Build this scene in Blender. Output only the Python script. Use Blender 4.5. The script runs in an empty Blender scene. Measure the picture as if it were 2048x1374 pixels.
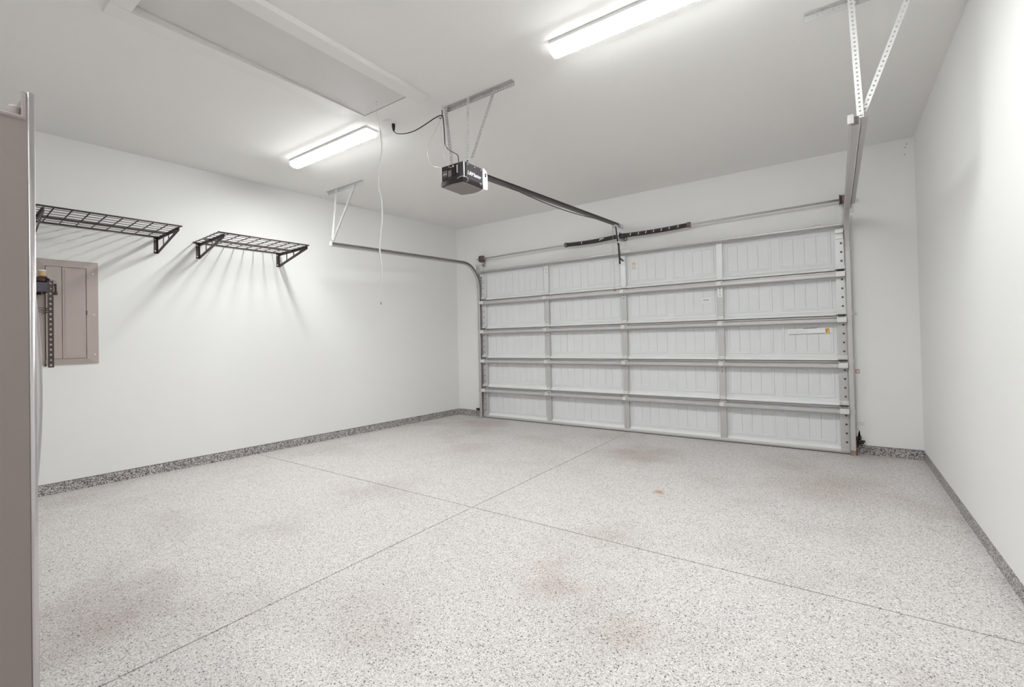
import bpy, bmesh, math, random
from mathutils import Vector, Matrix
random.seed(7)
PI = math.pi
sc = bpy.context.scene
C = bpy.context.collection

# ------------------------------------------------------------------ camera, world, exposure
YAW, PITCH, ROLL, F = -0.610935, 0.012685, -0.021847, 926.04
fw = Vector((math.sin(YAW)*math.cos(PITCH), math.cos(YAW)*math.cos(PITCH), math.sin(PITCH)))
rt = Vector((math.cos(YAW), -math.sin(YAW), 0)); up = rt.cross(fw)
r2 = math.cos(ROLL)*rt + math.sin(ROLL)*up
u2 = -math.sin(ROLL)*rt + math.cos(ROLL)*up
cam = bpy.data.cameras.new('camera'); co = bpy.data.objects.new('camera', cam); C.objects.link(co)
M = Matrix((r2, u2, -fw)).transposed().to_4x4(); M.translation = (0, 0, 1.28)
co.matrix_world = M
cam.sensor_width = 36; cam.lens = 36*F/2048
cam.shift_y = (665.94-687)/2048
cam.clip_start = 0.02
sc.camera = co
w = bpy.data.worlds.new('world'); sc.world = w; w.use_nodes = True
w.node_tree.nodes['Background'].inputs[0].default_value = (.02, .02, .02, 1)
w.node_tree.nodes['Background'].inputs[1].default_value = 0.2
sc.view_settings.view_transform = 'Standard'; sc.view_settings.look = 'None'
sc.view_settings.gamma = 1; sc.view_settings.use_curve_mapping = False
sc.view_settings.exposure = 0.0
LENS_STRENGTH = 115.0
REAR_FILL = 42.0
LENS_SIDE = 4.0

# ------------------------------------------------------------------ materials
def srgb(r, g, b):
    f = lambda c: ((c/255+.055)/1.055)**2.4 if c/255 > .04045 else c/255/12.92
    return (f(r), f(g), f(b), 1)
def mat(name, col, rough=.5, metal=0, spec=.5, noise=None, bump=None, emit=None):
    m = bpy.data.materials.new(name); m.use_nodes = True
    nt = m.node_tree; b = nt.nodes['Principled BSDF']
    b.inputs['Base Color'].default_value = col
    b.inputs['Roughness'].default_value = rough
    b.inputs['Metallic'].default_value = metal
    b.inputs['Specular IOR Level'].default_value = spec
    if noise or bump: tc = nt.nodes.new('ShaderNodeTexCoord')
    if noise:
        sc_, amt = noise
        n = nt.nodes.new('ShaderNodeTexNoise'); n.inputs['Scale'].default_value = sc_; n.inputs['Detail'].default_value = 5
        nt.links.new(tc.outputs['Object'], n.inputs['Vector'])
        r = nt.nodes.new('ShaderNodeMapRange'); r.inputs[1].default_value = .3; r.inputs[2].default_value = .7
        r.inputs[3].default_value = 1-amt; r.inputs[4].default_value = 1+amt
        nt.links.new(n.outputs[0], r.inputs[0])
        mx = nt.nodes.new('ShaderNodeVectorMath'); mx.operation = 'SCALE'; mx.inputs[0].default_value = col[:3]
        nt.links.new(r.outputs[0], mx.inputs['Scale']); nt.links.new(mx.outputs[0], b.inputs['Base Color'])
    if bump:
        sc_, st = bump
        n = nt.nodes.new('ShaderNodeTexNoise'); n.inputs['Scale'].default_value = sc_; n.inputs['Detail'].default_value = 3
        nt.links.new(tc.outputs['Object'], n.inputs['Vector'])
        bp = nt.nodes.new('ShaderNodeBump'); bp.inputs['Strength'].default_value = st; bp.inputs['Distance'].default_value = .002
        nt.links.new(n.outputs[0], bp.inputs['Height']); nt.links.new(bp.outputs[0], b.inputs['Normal'])
    if emit:
        b.inputs['Emission Color'].default_value = emit[0]; b.inputs['Emission Strength'].default_value = emit[1]
    return m

MARKS_AND_SHADE = [(-2.95, .72, .55, (.66, .60, .585, 1), .55), (-1.30, 2.15, .28, (.84, .77, .76, 1), .6), (-1.228, 3.775, .06, (.75, .42, .22, 1), .9),  # first entry paints the refrigerator's soft shadow into the floor colour
         (-1.75, 4.9, .55, (.80, .72, .70, 1), .8), (-4.4, 5.5, .6, (.78, .70, .68, 1), .8), (-.1, 4.6, .7, (.84, .78, .76, 1), .8), (-3.6, 4.2, .4, (.84, .77, .75, 1), .7), (-.75, 1.9, .2, (.86, .80, .78, 1), .5)]  # brownish darker areas, most of them towards the door
def flake_mat(name, dark, light, scale, pds, rough):
    """epoxy with vinyl flakes: voronoi cells with a random tone each"""
    m = bpy.data.materials.new(name); m.use_nodes = True
    nt = m.node_tree; b = nt.nodes['Principled BSDF']; L = nt.links.new
    tc = nt.nodes.new('ShaderNodeTexCoord')
    wn = nt.nodes.new('ShaderNodeTexNoise'); wn.inputs['Scale'].default_value = 160
    L(tc.outputs['Object'], wn.inputs['Vector'])
    ad = nt.nodes.new('ShaderNodeVectorMath'); ad.operation = 'MULTIPLY_ADD'
    ad.inputs[1].default_value = (.008, .008, .008); L(wn.outputs['Color'], ad.inputs[0]); L(tc.outputs['Object'], ad.inputs[2])
    v = nt.nodes.new('ShaderNodeTexVoronoi'); v.inputs['Scale'].default_value = scale; L(ad.outputs[0], v.inputs['Vector'])
    sp = nt.nodes.new('ShaderNodeSeparateColor'); L(v.outputs['Color'], sp.inputs[0])
    rp = nt.nodes.new('ShaderNodeValToRGB'); rp.color_ramp.interpolation = 'CONSTANT'
    el = rp.color_ramp.elements
    el[0].position = 0; el[0].color = pds[0][1]; el[1].position = pds[1][0]; el[1].color = pds[1][1]
    for p, c in pds[2:]:
        e = el.new(p); e.color = c
    L(sp.outputs[0], rp.inputs[0])
    # broad wear stains
    n1 = nt.nodes.new('ShaderNodeTexNoise'); n1.inputs['Scale'].default_value = 1.3; n1.inputs['Detail'].default_value = 4
    L(tc.outputs['Object'], n1.inputs['Vector'])
    mr = nt.nodes.new('ShaderNodeMapRange'); mr.inputs[1].default_value = .50; mr.inputs[2].default_value = .72
    mr.inputs[3].default_value = 0; mr.inputs[4].default_value = dark; L(n1.outputs[0], mr.inputs[0])
    mx = nt.nodes.new('ShaderNodeMix'); mx.data_type = 'RGBA'; mx.blend_type = 'MULTIPLY'
    L(mr.outputs[0], mx.inputs[0]); L(rp.outputs[0], mx.inputs[6]); mx.inputs[7].default_value = (.60, .52, .49, 1)
    # marks and a painted refrigerator shadow on the slab, each at its own place
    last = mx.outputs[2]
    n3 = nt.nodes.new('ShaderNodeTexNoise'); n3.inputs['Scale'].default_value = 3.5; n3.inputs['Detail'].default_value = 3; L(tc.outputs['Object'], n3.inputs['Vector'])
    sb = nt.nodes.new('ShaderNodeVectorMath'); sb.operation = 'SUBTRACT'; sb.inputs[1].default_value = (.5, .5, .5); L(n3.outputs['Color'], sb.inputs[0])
    for sx_, sy_, rad, colr, amt in MARKS_AND_SHADE:
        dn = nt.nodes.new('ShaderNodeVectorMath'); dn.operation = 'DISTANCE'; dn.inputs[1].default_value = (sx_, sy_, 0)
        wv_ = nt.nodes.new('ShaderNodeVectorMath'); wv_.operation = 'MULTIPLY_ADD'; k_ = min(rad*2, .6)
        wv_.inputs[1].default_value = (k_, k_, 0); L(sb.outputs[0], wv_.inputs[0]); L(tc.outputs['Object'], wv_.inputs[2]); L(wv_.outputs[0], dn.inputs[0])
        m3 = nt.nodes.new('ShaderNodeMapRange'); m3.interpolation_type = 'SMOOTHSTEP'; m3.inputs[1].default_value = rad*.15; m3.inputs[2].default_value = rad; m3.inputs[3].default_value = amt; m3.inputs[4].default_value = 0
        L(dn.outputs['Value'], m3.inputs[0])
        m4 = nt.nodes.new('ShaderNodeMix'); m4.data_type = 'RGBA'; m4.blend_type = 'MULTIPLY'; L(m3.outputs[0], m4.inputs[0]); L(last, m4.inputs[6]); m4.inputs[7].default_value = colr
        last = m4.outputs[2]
    # sparse larger dark flecks
    v2 = nt.nodes.new('ShaderNodeTexVoronoi'); v2.inputs['Scale'].default_value = 70; L(ad.outputs[0], v2.inputs['Vector'])
    s2 = nt.nodes.new('ShaderNodeSeparateColor'); L(v2.outputs['Color'], s2.inputs[0])
    c1 = nt.nodes.new('ShaderNodeMath'); c1.operation = 'LESS_THAN'; c1.inputs[1].default_value = .27; L(v2.outputs['Distance'], c1.inputs[0])
    c2 = nt.nodes.new('ShaderNodeMath'); c2.operation = 'GREATER_THAN'; c2.inputs[1].default_value = .80; L(s2.outputs[1], c2.inputs[0])
    c3 = nt.nodes.new('ShaderNodeMath'); c3.operation = 'MULTIPLY'; L(c1.outputs[0], c3.inputs[0]); L(c2.outputs[0], c3.inputs[1])
    mz = nt.nodes.new('ShaderNodeMix'); mz.data_type = 'RGBA'; L(c3.outputs[0], mz.inputs[0]); L(last, mz.inputs[6]); mz.inputs[7].default_value = (.17, .145, .15, 1)
    L(mz.outputs[2], b.inputs['Base Color'])
    bp = nt.nodes.new('ShaderNodeBump'); bp.inputs['Strength'].default_value = .25; bp.inputs['Distance'].default_value = .0015
    L(sp.outputs[1], bp.inputs['Height']); L(bp.outputs[0], b.inputs['Normal'])
    b.inputs['Roughness'].default_value = rough; b.inputs['Specular IOR Level'].default_value = light
    return m
g = lambda v, t=1.0: (v, v*(1-.03*t), v*(1-.045*t), 1)
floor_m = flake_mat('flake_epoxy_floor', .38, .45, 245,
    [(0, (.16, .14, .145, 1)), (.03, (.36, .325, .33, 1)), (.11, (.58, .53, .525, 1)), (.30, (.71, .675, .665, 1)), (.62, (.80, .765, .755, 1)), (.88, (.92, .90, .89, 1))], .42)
MARKS_AND_SHADE = []
base_m = flake_mat('flake_epoxy_base', .15, .4, 190,
    [(0, (.045, .035, .035, 1)), (.20, (.16, .14, .14, 1)), (.38, (.36, .32, .32, 1)), (.58, (.56, .53, .52, 1)), (.80, (.80, .78, .77, 1))], .45)

wall_m = mat('white_wall_paint', (.89, .884, .876, 1), .7, bump=(220, .15))
ceil_m = mat('ceiling_paint', (.90, .885, .87, 1), .8, bump=(180, .2))
trim_m = mat('white_trim_paint', (.86, .85, .835, 1), .45)
hatch_m = mat('hatch_plywood_paint', (.76, .745, .735, 1), .7, noise=(3, .02))
door_m = mat('door_steel_white', (.83, .84, .84, 1), .5, bump=(400, .06))
rail_m = mat('door_rail_white', (.90, .90, .89, 1), .42)
galv_m = mat('galvanised_steel', (.60, .59, .585, 1), .42, .35, noise=(90, .05))
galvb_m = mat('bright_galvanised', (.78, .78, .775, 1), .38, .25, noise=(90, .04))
track_m = mat('track_steel', (.56, .535, .53, 1), .4, .5, noise=(60, .05))
bolt_m = mat('dark_bolt_steel', (.10, .09, .09, 1), .45, .6)
spring_m = mat('dark_spring_coat', (.050, .038, .038, 1), .5, .3)
rustsp_m = mat('drum_cast_metal', (.20, .165, .15, 1), .5, .6)
red_m = mat('dark_red_coil', (.10, .03, .028, 1), .5)
brown_m = mat('bronze_powder_coat', (.075, .055, .052, 1), .45, .3)
black_m = mat('black_plastic', (.012, .011, .012, 1), .4)
dkgrey_m = mat('opener_charcoal', (.085, .075, .088, 1), .38, .2)
opdk_m = mat('opener_back_panel', (.028, .02, .024, 1), .3)
opbot_m = mat('opener_grey_lens', (.26, .235, .225, 1), .5)
opwh_m = mat('opener_white_cap', (.86, .88, .86, 1), .35)
white_m = mat('white_print', (.9, .9, .9, 1), .5)
print_m = mat('grey_print', (.30, .25, .25, 1), .6)
blue_m = mat('light_blue_sticker', (.30, .50, .68, 1), .5)
railop_m = mat('opener_rail_dark', (.095, .08, .08, 1), .35, .5)
panel_m = mat('panel_taupe_enamel', (.47, .395, .37, 1), .38)
paneld_m = mat('panel_gap', (.10, .075, .07, 1), .6)
cord_m = mat('pull_cord_white', (.80, .79, .76, 1), .8)
fr_side_m = mat('fridge_side_grey', (.31, .262, .25, 1), .55, 0, bump=(500, .1))
fr_edge_m = mat('fridge_stainless', (.62, .59, .60, 1), .26, .85)
fr_trim_m = mat('fridge_trim_grey', (.36, .315, .31, 1), .4)
rust_m = mat('rust_stain', (.36, .25, .185, 1), .8, noise=(60, .4))
stain_m = mat('rust_wash_on_wall', (.62, .50, .42, 1), .8, noise=(20, .1))
tan_m = mat('tan_cap', (.55, .38, .20, 1), .5)
brownb_m = mat('brown_glass', (.06, .03, .025, 1), .15)
bag_m = mat('pale_plastic_bag', (.86, .83, .88, 1), .25)
slate_m = mat('slate_beam_coat', (.085, .08, .10, 1), .4, .3)
label_m = mat('label_white', (.95, .94, .97, 1), .5)
yellow_m = mat('label_yellow', (.85, .55, .12, 1), .5)
ink_m = mat('label_ink', (.18, .15, .20, 1), .6)
inkf_m = mat('label_faint_ink', (.62, .60, .64, 1), .6)
peach_m = mat('label_peach', (.82, .70, .60, 1), .6)
mauve_m = mat('label_mauve', (.45, .30, .34, 1), .6)
pink_m = mat('sticker_pink', (.55, .36, .33, 1), .6)
rope_m = mat('faded_red_rope', (.60, .42, .36, 1), .7)
concrete_m = mat('concrete_gap', (.06, .055, .055, 1), .9)
seal_m = mat('black_rubber_seal', (.02, .015, .015, 1), .7)
lens_m = mat('lit_lamp_lens', (.9, .9, .9, 1), .5, emit=((.965, 1.0, .975, 1), LENS_STRENGTH))
fill_lens_m = mat('added_fill_lens', (.9, .9, .9, 1), .5, emit=((.965, 1.0, .975, 1), REAR_FILL))
lensd_m = mat('milky_lens_side', (.9, .9, .9, 1), .5, emit=((.965, 1.0, .975, 1), LENS_SIDE))
lampbody_m = mat('lamp_housing_white', (.85, .86, .86, 1), .45)

# ------------------------------------------------------------------ helpers
MW = {}
def box(bm, x0, x1, y0, y1, z0, z1, bev=0, seg=1, X=None):
    r = bmesh.ops.create_cube(bm, size=1)
    vs = r['verts']
    m = Matrix.Translation(((x0+x1)/2, (y0+y1)/2, (z0+z1)/2)) @ Matrix.Diagonal((abs(x1-x0), abs(y1-y0), abs(z1-z0), 1))
    if X is not None: m = X @ m
    bmesh.ops.transform(bm, matrix=m, verts=vs)
    if bev:
        es = {e for v in vs for e in v.link_edges}
        bmesh.ops.bevel(bm, geom=list(es), offset=bev, segments=seg, affect='EDGES', profile=.5)
def prism(bm, pts, axis, a, b, X=None, smooth=False):
    """extrude a closed 2d polygon along an axis: axis x -> pts (y,z), y -> (x,z), z -> (x,y)"""
    mk = {'x': lambda p, t: (t, p[0], p[1]), 'y': lambda p, t: (p[0], t, p[1]), 'z': lambda p, t: (p[0], p[1], t)}[axis]
    A = [bm.verts.new(mk(p, a)) for p in pts]; B = [bm.verts.new(mk(p, b)) for p in pts]
    n = len(pts)
    bm.faces.new(A[::-1]); bm.faces.new(B)
    for i in range(n):
        f = bm.faces.new((A[i], A[(i+1) % n], B[(i+1) % n], B[i])); f.smooth = smooth
    if X is not None: bmesh.ops.transform(bm, matrix=X, verts=A+B)
def tube(bm, pts, r, n=10, closed=False):
    pts = [Vector(p) for p in pts]
    rs = r if isinstance(r, (list, tuple)) else [r]*len(pts)
    rings = []; prev = None
    for i, p in enumerate(pts):
        if closed: t = (pts[(i+1) % len(pts)]-pts[i-1]).normalized()
        else: t = (pts[min(i+1, len(pts)-1)]-pts[max(i-1, 0)]).normalized()
        if prev is None:
            a = Vector((0, 0, 1)) if abs(t.z) < .9 else Vector((1, 0, 0))
            prev = (a - t*a.dot(t)).normalized()
        else:
            prev = (prev - t*prev.dot(t)).normalized()
        q = t.cross(prev)
        rings.append([bm.verts.new(p + rs[i]*(math.cos(2*PI*k/n)*prev+math.sin(2*PI*k/n)*q)) for k in range(n)])
    m = len(rings)
    for i in range(m if closed else m-1):
        A, B = rings[i], rings[(i+1) % m]
        for k in range(n):
            f = bm.faces.new((A[k], A[(k+1) % n], B[(k+1) % n], B[k])); f.smooth = True
    if not closed:
        bm.faces.new(rings[0][::-1]); bm.faces.new(rings[-1])
def rod(bm, a, b, r, n=10): tube(bm, [a, b], r, n)
def bar(bm, p0, p1, wv, w, th, bev=0):
    """flat bar from p0 to p1, width w along wv, thickness th"""
    p0, p1 = Vector(p0), Vector(p1); d = (p1-p0); L = d.length; d.normalize()
    wv = Vector(wv); wv = (wv - d*wv.dot(d)).normalized(); nv = d.cross(wv)
    X = Matrix((wv, d, nv)).transposed().to_4x4(); X.translation = p0
    box(bm, -w/2, w/2, 0, L, -th/2, th/2, bev, X=X)
def perf(bm, p0, p1, wv, w, th=.0022, pitch=.0254, hr=.0055, both=True, along=1.0):
    """perforated strip: real holes punched at a pitch; from p0 to p1, width w starting at the line and going along wv"""
    p0, p1 = Vector(p0), Vector(p1); d = (p1-p0); L = d.length; d.normalize()
    wv = Vector(wv); wv = (wv - d*wv.dot(d)).normalized(); nv = d.cross(wv)
    n = max(1, round(L/pitch)); p = L/n
    def P(u, v, t): return p0 + d*u + wv*v + nv*t
    for i in range(n):
        u0, u1, um = i*p, (i+1)*p, (i+.5)*p
        outer = [(u0, 0), (um, 0), (u1, 0), (u1, w/2), (u1, w), (um, w), (u0, w), (u0, w/2)]
        ang = [225, 270, 315, 0, 45, 90, 135, 180]
        inner = [(um+hr*along*math.cos(a*PI/180), w/2+hr*math.sin(a*PI/180)) for a in ang]
        lay = []
        for t in (0, th):
            O = [bm.verts.new(P(a, b, t)) for a, b in outer]; I = [bm.verts.new(P(a, b, t)) for a, b in inner]
            for k in range(8):
                k2 = (k+1) % 8
                q = (O[k], O[k2], I[k2], I[k])
                bm.faces.new(q if t else q[::-1])
            lay.append((O, I))
        (O0, I0), (O1, I1) = lay
        for k in range(8):
            k2 = (k+1) % 8
            bm.faces.new((I0[k], I0[k2], I1[k2], I1[k]))
            if k in (0, 1, 4, 5) or (i == 0 and k in (6, 7)) or (i == n-1 and k in (2, 3)):
                bm.faces.new((O0[k2], O0[k], O1[k], O1[k2]))
def sweep_c(bm, prof, path, xoff=None):
    """sweep a closed profile of (x, n) along a path of (y, z); n is the in-plane normal"""
    rings = []
    for i, (y, z) in enumerate(path):
        a = path[max(i-1, 0)]; b = path[min(i+1, len(path)-1)]
        ty, tz = b[0]-a[0], b[1]-a[1]; l = math.hypot(ty, tz); ty /= l; tz /= l
        ny, nz = -tz, ty
        dx = xoff(y) if xoff else 0
        rings.append([bm.verts.new((px_+dx, y+pn*ny, z+pn*nz)) for px_, pn in prof])
    n = len(prof)
    for A, B in zip(rings, rings[1:]):
        for k in range(n): bm.faces.new((A[k], A[(k+1) % n], B[(k+1) % n], B[k]))
    bm.faces.new(rings[0][::-1]); bm.faces.new(rings[-1])
def new(): return bmesh.new()
def obj(name, bm, m, parent=None, local=False, kind=None, label=None):
    bmesh.ops.recalc_face_normals(bm, faces=bm.faces)
    if parent is not None and not local:
        bm.transform(MW[parent.name].inverted())
    me = bpy.data.meshes.new(name); bm.to_mesh(me); bm.free()
    me.materials.append(m)
    o = bpy.data.objects.new(name, me); C.objects.link(o)
    if parent is not None:
        o.parent = parent; MW[o.name] = MW[parent.name]
    else: MW[o.name] = Matrix.Identity(4)
    if kind: o['kind'] = kind
    if label: o['label'] = label
    return o
def thing(name, label, cat, loc=(0, 0, 0), rotz=0, group=None, kind=None):
    o = bpy.data.objects.new(name, None); C.objects.link(o); o.empty_display_size = .1
    o.location = loc; o.rotation_euler = (0, 0, rotz)
    if label: o['label'] = label
    if cat: o['category'] = cat
    if group: o['group'] = group
    if kind: o['kind'] = kind
    MW[o.name] = Matrix.Translation(loc) @ Matrix.Rotation(rotz, 4, 'Z')
    return o
def tag(o, label, cat, group=None):
    o['label'] = label; o['category'] = cat
    if group: o['group'] = group
    return o
def copy_mesh(src, name, parent, dx=0, dy=0, dz=0):
    c = src.copy(); C.objects.link(c); c.name = name; c.parent = parent
    c.location = Vector(src.location) + Vector((dx, dy, dz)); MW[c.name] = MW[parent.name]
    return c
def text(name, s, size, m, parent, mat4, extrude=.0006, shear=0):
    cu = bpy.data.curves.new(name, 'FONT'); cu.body = s; cu.size = size; cu.extrude = extrude; cu.shear = shear; cu.offset = size*.02
    cu.align_x = 'CENTER'; cu.align_y = 'CENTER'; cu.resolution_u = 3
    t = bpy.data.objects.new(name+'_tmp', cu); C.objects.link(t)
    dg = bpy.context.evaluated_depsgraph_get()
    me = bpy.data.meshes.new_from_object(t.evaluated_get(dg)); me.name = name
    bpy.data.objects.remove(t)
    me.transform(MW[parent.name].inverted() @ mat4)
    me.materials.clear(); me.materials.append(m)
    o = bpy.data.objects.new(name, me); C.objects.link(o); o.parent = parent; MW[o.name] = MW[parent.name]
    return o

# ------------------------------------------------------------------ the room
YD, H, XR, YB = 6.0245, 3.188, .6737, -.78
AL = .0636; TH = -math.atan(AL)
def XL(y): return -5.3602 + AL*(y-YD)
HB = .098
JX, JY = -2.3148, 2.7234
DX0, DX1, DZ = -4.78, .093, 2.405       # door opening

fl = thing('floor', 'light grey speckled epoxy garage floor cut into four slabs', None, (0, 0, 0), kind='structure')
b = new(); box(b, -6.1, .9, -1, 6.35, -.14, -.012); obj('slab_bed', b, concrete_m, fl)
gp = .0040
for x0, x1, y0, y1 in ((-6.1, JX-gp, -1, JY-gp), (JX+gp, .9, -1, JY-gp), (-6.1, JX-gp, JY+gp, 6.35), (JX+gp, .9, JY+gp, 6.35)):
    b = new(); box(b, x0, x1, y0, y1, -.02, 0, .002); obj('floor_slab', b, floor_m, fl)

# walls
def st(name, bm, m, label): return obj(name, bm, m, kind='structure', label=label)
b = new()
p = [(XL(-1), -1), (XL(YD+.15), YD+.15), (XL(YD+.15)-.14, YD+.15), (XL(-1)-.14, -1)]
prism(b, p, 'z', HB, H+.1); st('wall_left', b, wall_m, 'long white garage wall on the left')
b = new(); box(b, XR, XR+.14, -1, YD+.15, HB, H+.1); st('wall_right', b, wall_m, 'white garage wall on the right')
b = new()
box(b, XL(YD)-.1, DX0, YD, YD+.14, HB, H+.1); box(b, DX1, XR+.1, YD, YD+.14, HB, H+.1); box(b, DX0, DX1, YD, YD+.14, DZ, H+.1)
st('wall_back', b, wall_m, 'white wall around and above the garage door')
b = new(); box(b, -6.1, .9, YB-.14, YB, 0, H+.1); st('wall_front', b, wall_m, 'white wall behind the viewer')
# ceiling with the attic opening
HX0, HX1, HY0, HY1 = -3.212, -2.660, .915, 2.490
b = new()
box(b, -6.2, HX0, -1, 6.3, H, H+.12); box(b, HX1, .9, -1, 6.3, H, H+.12)
box(b, HX0, HX1, -1, HY0, H, H+.12); box(b, HX0, HX1, HY1+.006, 6.3, H, H+.12)
st('ceiling', b, ceil_m, 'flat white garage ceiling')
# flaked epoxy upstand, set back behind the drywall edge
b = new(); p = [(XL(-1)-.003, -1), (XL(YD)-.003, YD+.003), (XL(YD)-.1, YD+.003), (XL(-1)-.1, -1)]
prism(b, p, 'z', 0, HB-.005); st('baseboard_left', b, base_m, 'speckled epoxy upstand along the left wall')
b = new(); box(b, XR+.003, XR+.1, -1, YD+.003, 0, HB-.005); st('baseboard_right', b, base_m, 'speckled epoxy upstand along the right wall')
b = new(); box(b, XL(YD)-.05, DX0, YD+.003, YD+.1, 0, HB-.005); box(b, DX1, XR+.05, YD+.003, YD+.1, 0, HB-.005)
st('baseboard_back', b, base_m, 'speckled epoxy upstands beside the garage door')
# unseen solid sheet outside the opening, keeps the daylight out
b = new(); box(b, DX0-.1, DX1+.1, YD+.12, YD+.2, 0, DZ+.15); st('light_block_1', b, trim_m, 'unseen light-blocking sheet behind the garage door')

# ------------------------------------------------------------------ sectional garage door
NR, Z0 = 5, .022
RH = (DZ-Z0-.005)/NR
SKY, FY = 6.018, 5.978              # skin plane, stile face plane
dr = thing('door_1', 'white sectional garage door with five rows of embossed panels and galvanised struts', None, ((DX0+DX1)/2, 6.0, 0), kind='structure')
stiles = [-3.54, -2.335, -1.13]
SW = .036
bays = [(-4.69, stiles[0]), (stiles[0], stiles[1]), (stiles[1], stiles[2]), (stiles[2], .005)]
def embossed(bm, x0, x1, z0, z1):
    """stamped panel: raised rim, a step and four planks divided by V grooves"""
    y = SKY
    def ring(a0, a1, c0, c1, ya, b0, b1, d0, d1, yb):
        o = [bm.verts.new(v) for v in ((a0, ya, c0), (a1, ya, c0), (a1, ya, c1), (a0, ya, c1))]
        i = [bm.verts.new(v) for v in ((b0, yb, d0), (b1, yb, d0), (b1, yb, d1), (b0, yb, d1))]
        for k in range(4): bm.faces.new((o[k], o[(k+1) % 4], i[(k+1) % 4], i[k]))
        return i
    s = .010
    ring(x0, x1, z0, z1, y, x0+.004, x1-.004, z0+.004, z1-.004, y-.007)
    ring(x0+.004, x1-.004, z0+.004, z1-.004, y-.007, x0+.022, x1-.022, z0+.022, z1-.022, y-.007)
    ring(x0+.022, x1-.022, z0+.022, z1-.022, y-.007, x0+.026, x1-.026, z0+.026, z1-.026, y-.001)
    a0, a1, c0, c1 = x0+.026, x1-.026, z0+.026, z1-.026
    w4 = (a1-a0)/4; gv = .0032
    xs = []
    for k in range(4):
        l = a0+k*w4 + (gv if k else 0); r = a0+(k+1)*w4 - (gv if k < 3 else 0)
        xs.append((l, r))
    for k, (l, r) in enumerate(xs):
        f = [bm.verts.new(v) for v in ((l, y-.001, c0), (r, y-.001, c0), (r, y-.001, c1), (l, y-.001, c1))]
        bm.faces.new(f)
        if k < 3:
            n_ = xs[k+1][0]; mid = (r+n_)/2
            q = [bm.verts.new(v) for v in ((r, y-.001, c0), (mid, y+.004, c0), (mid, y+.004, c1), (r, y-.001, c1))]
            bm.faces.new(q)
            q = [bm.verts.new(v) for v in ((mid, y+.004, c0), (n_, y-.001, c0), (n_, y-.001, c1), (mid, y+.004, c1))]
            bm.faces.new(q)
emb_rects = []
for bx0, bx1 in bays:
    l = bx0 + (SW+.028 if bx0 > -4.6 else .035); r = bx1 - (SW+.028 if bx1 < 0 else .030)
    mid = (l+r)/2
    emb_rects += [(l, mid-.042), (mid+.042, r)]
first = None
for row in range(NR):
    z0 = Z0 + row*RH; z1 = z0+RH
    b = new()
    # outer steel skin with windows left for the stamped panels
    ez0, ez1 = z0+.075, z1-.055
    box(b, DX0+.004, DX1-.004, SKY+.006, SKY+.02, z0+.002, z1-.002)
    xs = [DX0+.004] + [v for r in emb_rects for v in r] + [DX1-.004]
    for k in range(0, len(xs), 2): 
        box(b, xs[k], xs[k+1], SKY, SKY+.006, z0+.002, z1-.002)
    for l, r in emb_rects:
        box(b, l, r, SKY, SKY+.006, z0+.002, ez0); box(b, l, r, SKY, SKY+.006, ez1, z1-.002)
    s = obj('door_section', b, door_m, dr)
    # bottom rail, its lip sloping to catch the light
    b = new(); prism(b, [(SKY, z0+.048), (SKY, z0+.004), (FY+.004, z0+.004), (FY+.004, z0+.018), (FY+.008, z0+.026)], 'x', DX0+.01, DX1-.01)
    obj('bottom_rail', b, rail_m, s)
    b = new(); box(b, DX0+.01, DX1-.01, FY+.024, SKY, z1-.022, z1-.003, .002); obj('top_rail', b, track_m, s)
    for l, r in emb_rects:
        if first is None or row == 0:
            b = new(); embossed(b, l, r, ez0, ez1)
            o = obj('embossed_panel', b, door_m, s)
            emb_rects_objs = globals().setdefault('ERO', [])
            emb_rects_objs.append(o)
    if row > 0:
        for o in ERO: copy_mesh(o, 'embossed_panel', s, dz=row*RH)
    first = True
    for sx in stiles:
        b = new(); prism(b, [(sx-SW, SKY), (sx-SW, FY+.002), (sx-SW+.003, FY), (sx+SW-.003, FY), (sx+SW, FY+.002), (sx+SW, SKY)], 'z', z0+.006, z1-.006)
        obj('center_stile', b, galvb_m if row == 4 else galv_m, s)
    for ex0, ex1 in ((DX0+.002, DX0+.088), (DX1-.084, DX1-.002)):
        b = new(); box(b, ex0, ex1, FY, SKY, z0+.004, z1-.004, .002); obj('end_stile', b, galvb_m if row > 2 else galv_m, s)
    # carriage bolts down the end stiles
    for k in range(4):
        zz = z0 + .10 + k*.093
        for bx in ((DX1-.030), (DX0+.034)):
            b = new(); tube(b, [(bx, FY+.002, zz), (bx, FY-.008, zz)], .0105 if bx > -1 else .007, 8); obj('bolt', b, bolt_m, s)
    for sx in stiles:
        for dz in (.09, .135):
            if (row+int(sx*3)) % 2 == 0:
                b = new(); tube(b, [(sx, FY+.002, z1-dz), (sx, FY-.004, z1-dz)], .006, 8); obj('bolt', b, bolt_m, s)
# small bright plate on the right-hand stile of the second row from the top
b = new(); box(b, stiles[2]-.028, stiles[2]+.028, FY-.003, FY, Z0+4*RH-.20, Z0+4*RH-.075, .001); obj('stile_plate', b, rail_m, dr)
for dz in (.10, .17):
    b = new(); tube(b, [(stiles[2], FY-.002, Z0+4*RH-dz), (stiles[2], FY-.006, Z0+4*RH-dz)], .006, 8); obj('bolt', b, bolt_m, dr)
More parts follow.
